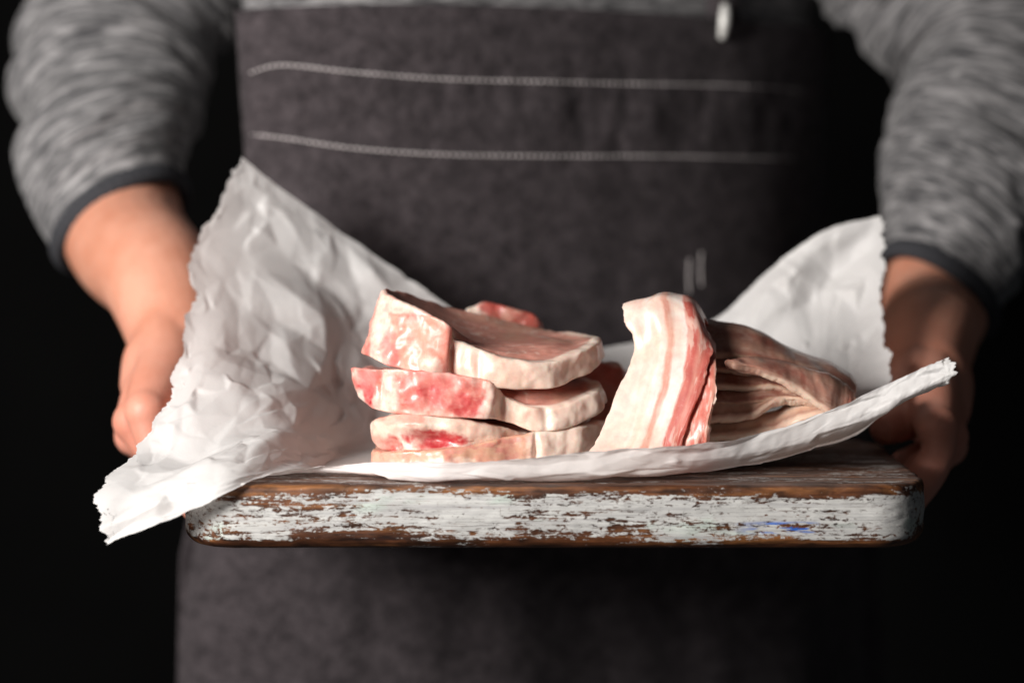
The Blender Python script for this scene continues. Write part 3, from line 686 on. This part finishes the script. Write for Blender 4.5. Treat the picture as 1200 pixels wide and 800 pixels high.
chop('pork_chop', [(434,494,437,520,.070,'f'),(450,487,447,528,.055,'f'),(490,485,490,529,.046,'f'),(540,489,540,525,.045,'f'),(585,498,588,518,.050,'f'),(617,506,618,514,.060,'f'),(660,500,660,516,.080,'m'),
     bk(690,486,.105,'m',26),bk(640,480,.135,'m',26),bk(540,480,.138,'m',26),bk(465,483,.11,'f',30)],
     'thin fatty pork chop third from the top, with a wet red hollow in its end', GRP, seed=13,
     blobs=[(507,515,.046,.020,.0065,RED,1.0),(515,518,.046,.012,.004,(.42,.02,.03),.9),(458,522,.052,.008,.007,(.60,.07,.06),.95),(470,490,.05,.018,.004,PINK,.8),(440,525,.06,.006,.01,PINK,.7)])
chop('pork_chop', [(413,432,418,462,.075,'b'),(425,431,438,479,.060,'b'),(460,433,468,485,.050,'b'),(520,437,520,489,.042,'b'),(572,445,566,491,.040,'b'),(587,457,584,491,.046,'f'),(598,467,596,496,.048,'f'),
     (622,478,625,506,.045,'f'),(660,476,664,503,.048,'f'),(690,464,694,491,.058,'f'),(706,450,709,473,.078,'f'),bk(692,443,.115,'f'),bk(620,440,.136,'m'),bk(520,434,.136,'m'),bk(445,430,.105,'m')],
     'pork chop second from the top with a long bright red bone end', GRP, seed=12, marrow=0.9, rim=0.09,
     blobs=[(505,458,.043,.028,.012,(.68,.17,.15),.65),(545,477,.041,.010,.008,RED,.9),(430,445,.07,.008,.01,(.70,.24,.22),.8),(456,462,.055,.006,.012,FAT,.95),(418,470,.07,.005,.008,FAT,.9),(577,468,.043,.004,.014,FAT,.9)])
chop('pork_chop', [(446,339,421,410,.085,'b'),(470,352,440,424,.062,'b'),(500,367,480,436,.050,'b'),(528,382,513,441,.045,'b'),(541,401,534,446,.048,'f'),(560,410,560,452,.045,'f'),(602,421,610,457,.042,'f'),
     (645,424,650,455,.045,'f'),(685,410,690,440,.060,'f'),(705,397,707,420,.085,'f'),bk(690,391,.118,'f'),bk(640,385,.136,'m'),bk(570,370,.138,'m'),bk(520,358,.134,'m'),bk(475,345,.115,'m')],
     'topmost pork chop of the stack with a raised pink bone end and thick fat rim', GRP, zc=0.0705, seed=11, marrow=0.2,
     blobs=[(485,400,.055,.022,.017,(.80,.36,.27),.75),(447,395,.07,.006,.02,FAT,.9),(458,410,.065,.006,.012,(.72,.16,.16),.7),(515,405,.047,.007,.012,(.74,.27,.2),.8),(505,425,.048,.007,.006,FAT,.95),(490,360,.055,.03,.004,FAT,.8)])
# the two that lie behind the stack
chop('pork_chop', [(560,440,560,540,.148,'m'),(640,436,640,540,.146,'m'),(700,424,700,540,.142,'m'),(728,425,728,540,.140,'m'),(738,440,740,540,.150,'f'),bk(730,430,.175,'m',60),bk(650,430,.195,'m',60),bk(570,430,.190,'m',60)],
     'red pork chop behind the stack, showing between it and the bacon', GRP, seed=15, floor=0.004, side_meat=np.array([.66, .26, .21]),
     blobs=[(718,436,.145,.016,.008,(.62,.13,.10),.8),(730,422,.145,.016,.004,FAT,.8)])
chop('pork_chop', [(541,367,541,428,.152,'f'),(556,357,556,430,.150,'f'),(574,353,574,432,.150,'m'),(600,362,600,432,.150,'m'),(618,366,618,432,.150,'m'),(634,374,634,430,.153,'m'),bk(638,384,.172,'m',40),bk(590,362,.192,'m',60),bk(548,366,.18,'m',60)],
     'pork chop at the back whose dark red rim shows over the top of the stack', GRP, seed=16, side_meat=np.array([.46, .12, .09]),
     blobs=[(580,357,.15,.014,.005,(.50,.10,.08),.9),(600,370,.15,.008,.006,(.62,.36,.28),.8),(622,374,.15,.012,.008,(.44,.08,.06),.8)])

# ------------------------------------------------------------------ bacon
def slice_(name, grid, label, cols, thick=0.0042, seed=1, group='bacon slices', nu=150, nv=190, wav=0.0012, floor=None, RIP=1.0, jag=0.0030, marb=0.75):
    G = np.array([[at(*p) for p in r] for r in grid])          # rows along the slice, columns across it
    if floor: G[..., 2] = np.maximum(G[..., 2], floor)
    a = np.linspace(0, 1, nv); b = np.linspace(0, 1, nu)
    S = cr(G, a); S = np.swapaxes(cr(np.swapaxes(S, 0, 1), b), 0, 1)      # (nv, nu, 3)
    n = normals(S)
    q = np.stack(np.broadcast_arrays(a[:, None] * 0.2, b[None] * 0.06, 0 * a[:, None]), -1)
    S = S + n * (fbm(q, 22, 3, seed) * wav * 2.6 + fbm(q, 80, 2, seed + 3) * wav * 0.25 + 0.0008 * RIP * noise(np.stack(np.broadcast_arrays(b[None] * 5.5, a[:, None] * 1.7, 0 * a[:, None]), -1), 1.0, seed + 71))[..., None]
    side = np.gradient(S, axis=1); side /= np.linalg.norm(side, axis=-1, keepdims=True) + 1e-9
    for dist in (b[None], 1 - b[None]): S = S + side * (fbm(q, 75, 4, seed + 11) * jag * sst(0.12 - dist, 0, .12))[..., None]
    e = np.minimum(np.minimum(b, 1 - b)[None] * 9, np.minimum(a, 1 - a)[:, None] * 22); e = np.clip(e, 0, 1) ** 0.5
    # stripes across the slice, wandering along it
    w_ = b[None] + 0.09 * fbm(q * (0.8, 0.5, 1), 14, 3, seed + 5) + 0.045 * fbm(q * (.8, 1, 1), 75, 5, seed + 6, .6)
    cs = np.array([c for _, c in cols], float); ps = np.array([p for p, _ in cols])
    C = np.stack([np.interp(w_, ps, cs[:, k]) for k in range(3)], -1)
    meaty = sst(C[..., 1], 0.5, 0.2)
    mar = np.maximum(sst(np.abs(fbm(q * (.45, 2.0, 1), 60, 4, seed + 7)), 0.06, 0.0) * sst(fbm(q, 26, 2, seed + 8), -0.3, 0.15), 0.7 * sst(fbm(q * (.6, 1.6, 1), 130, 4, seed + 17), 0.12, 0.4))
    C = lerp(C, FAT, mar * meaty * marb); C = lerp(C, C * (0.82, .62, .60), meaty * sst(fbm(q, 60, 3, seed + 14), 0.0, 0.5))
    C = lerp(C, FAT2, 0.5 * (1 - meaty) * sst(fbm(q, 40, 3, seed + 9), 0.0, 0.5))
    C = lerp(C, np.array([.78, .46, .37]), 0.30 * (1 - meaty) * sst(fbm(q * (.22, 2.6, 1), 60, 4, seed + 19), 0.08, 0.4))
    T = 0.5 * thick * (0.25 + 0.75 * e)[..., None]
    up, dn = S + n * T, S - n * T
    V = np.concatenate([up.reshape(-1, 3), dn.reshape(-1, 3)]); k = nv * nu
    F = grid_faces(nv, nu).tolist() + (grid_faces(nv, nu)[:, ::-1] + k).tolist()
    per = [i * nu for i in range(nv)] + [(nv - 1) * nu + j for j in range(1, nu)] + [i * nu + nu - 1 for i in range(nv - 2, -1, -1)] + [j for j in range(nu - 2, 0, -1)]
    for i in range(len(per)):
        x, y = per[i], per[(i + 1) % len(per)]; F.append((y, x, x + k, y + k))
    o = mesh_obj(name, V, F, M_BACON, col=np.concatenate([C.reshape(-1, 3)] * 2))
    return tag(o, label, 'bacon', group)
WH = (0.87, 0.735, 0.67); CRM = (0.86, 0.645, 0.56); PK = (0.70, 0.34, 0.26); PKR = (.72, .30, .24); BR = (0.66, 0.20, 0.155); BRD = (0.58, 0.13, 0.105); TN = (0.62, 0.40, 0.28)
front_cols = [(0, CRM), (.18, CRM), (.24, WH), (.30, (.84,.62,.53)), (.33, WH), (.38, WH), (.41, PK), (.46, PK), (.49, WH), (.63, WH), (.66, BR), (.74, BRD), (.80, PKR), (.86, BR), (.95, BRD), (1, BR)]
GB = 'raw bacon slices on the paper'
slice_('bacon_slice', [
  [(684,556,.034),(722,557,.031),(756,557,.030),(780,555,.033),(794,554,.037)],
  [(703,512,.046),(740,512,.041),(768,511,.038),(790,510,.035),(801,510,.034)],
  [(724,458,.056),(755,455,.051),(784,453,.047),(808,450,.043),(824,449,.042)],
  [(741,410,.064),(766,404,.059),(792,401,.055),(818,402,.052),(833,409,.052)],
  [(731,372,.070),(758,362,.067),(788,358,.065),(813,365,.063),(829,384,.063)],
  [(729,356,.078),(765,351,.077),(787,349,.077),(808,353,.077),(824,374,.078)],
  [(740,375,.090),(768,364,.092),(790,360,.093),(812,364,.093),(828,384,.090)],
  [(750,440,.100),(775,440,.102),(795,440,.102),(815,440,.102),(832,445,.098)],
  [(756,538,.104),(778,538,.104),(796,538,.104),(814,538,.104),(830,538,.100)]],
  'striped pink and white bacon slice draped upright in front, brightest of the bacon', front_cols, 0.0030, seed=3, group=GB, nu=170, nv=260, floor=0.004)
slice_('bacon_slice', [
  [(770,554,.042),(790,554,.041),(806,552,.040),(816,550,.040),(822,549,.041)],
  [(780,515,.044),(800,513,.040),(815,511,.036),(826,507,.034),(832,504,.033)],
  [(795,462,.052),(812,460,.048),(824,459,.045),(833,460,.042),(838,464,.041)],
  [(800,420,.062),(814,416,.059),(825,414,.057),(832,418,.055),(836,424,.054)],
  [(800,395,.080),(814,391,.080),(824,391,.080),(831,397,.080),(834,406,.080)],
  [(800,430,.094),(814,430,.094),(824,430,.094),(832,430,.094),(836,432,.094)]],
  'narrow pink bacon slice peeking out at the right edge of the draped slice', [(0, WH), (.25, PK), (.45, BR), (.75, BR), (.92, PK), (1, CRM)], 0.0040, seed=7, group=GB, nu=90, nv=140, floor=0.004)
DKM = (0.31, 0.125, 0.09); DKP = (0.43, 0.24, 0.175); PAL = (0.74, 0.55, 0.43)  # dark meat tones with the pile's shade put into the colour
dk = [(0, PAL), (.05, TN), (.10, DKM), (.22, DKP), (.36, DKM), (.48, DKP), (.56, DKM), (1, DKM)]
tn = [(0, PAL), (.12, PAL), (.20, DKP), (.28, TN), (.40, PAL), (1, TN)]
def lying(front, hem, Y0, label, cols, seed, depth=0.055, th=0.0062, lean=0.012):
    """a slice lying along X: the front flap hangs over the one below, the rest runs back"""
    rows = []; r = random.Random(seed); Y0 += r.uniform(-.003, .003)
    for k, (x, y) in enumerate(front):
        h = hem[k]; yy = Y0 + (0.010 * k / len(front)) + r.uniform(-.0022, .0022)
        y += r.uniform(-3, 3); h += r.uniform(-2, 4)
        rows.append([(x + r.uniform(-3, 3), y + h, yy), (x, y + h * .72, yy + lean * .22), (x, y + h * .32, yy + lean * .75), (x, y, yy + lean * 1.3), (x, y - 1, yy + lean * 2), (x, y + 2, yy + depth * .7), (x, y + 12, yy + depth)])
    return slice_('bacon_slice', rows, label, cols, th, seed, GB, 130, 190, wav=0.0010, floor=0.005, RIP=0.7, jag=0.0012, marb=0.2)
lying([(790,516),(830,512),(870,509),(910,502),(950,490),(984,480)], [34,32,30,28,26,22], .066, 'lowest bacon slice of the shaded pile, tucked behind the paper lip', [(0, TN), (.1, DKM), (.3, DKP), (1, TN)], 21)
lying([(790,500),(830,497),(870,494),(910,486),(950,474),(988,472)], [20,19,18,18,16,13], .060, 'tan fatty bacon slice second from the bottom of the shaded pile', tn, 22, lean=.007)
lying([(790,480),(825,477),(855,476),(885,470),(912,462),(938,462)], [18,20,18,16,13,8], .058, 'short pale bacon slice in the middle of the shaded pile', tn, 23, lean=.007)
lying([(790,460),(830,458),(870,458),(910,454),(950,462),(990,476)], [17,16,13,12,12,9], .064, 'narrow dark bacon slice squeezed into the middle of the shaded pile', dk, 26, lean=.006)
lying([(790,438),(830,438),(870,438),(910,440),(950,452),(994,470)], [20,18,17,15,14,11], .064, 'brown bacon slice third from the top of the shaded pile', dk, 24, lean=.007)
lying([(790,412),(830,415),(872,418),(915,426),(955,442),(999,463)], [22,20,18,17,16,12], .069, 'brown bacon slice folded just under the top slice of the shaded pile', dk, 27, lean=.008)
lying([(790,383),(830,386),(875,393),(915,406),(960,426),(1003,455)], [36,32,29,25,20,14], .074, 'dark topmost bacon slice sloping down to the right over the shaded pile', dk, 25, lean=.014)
lying([(850,424),(890,427),(930,436),(962,447),(984,458),(1000,466)], [4,12,24,32,30,20], .0605, 'pinkish brown bacon end drooping diagonally across the right of the shaded pile', [(0, PAL), (.06, DKP), (.2, (.50, .24, .18)), (.4, DKP), (1, DKM)], 28, depth=.05, lean=.010)
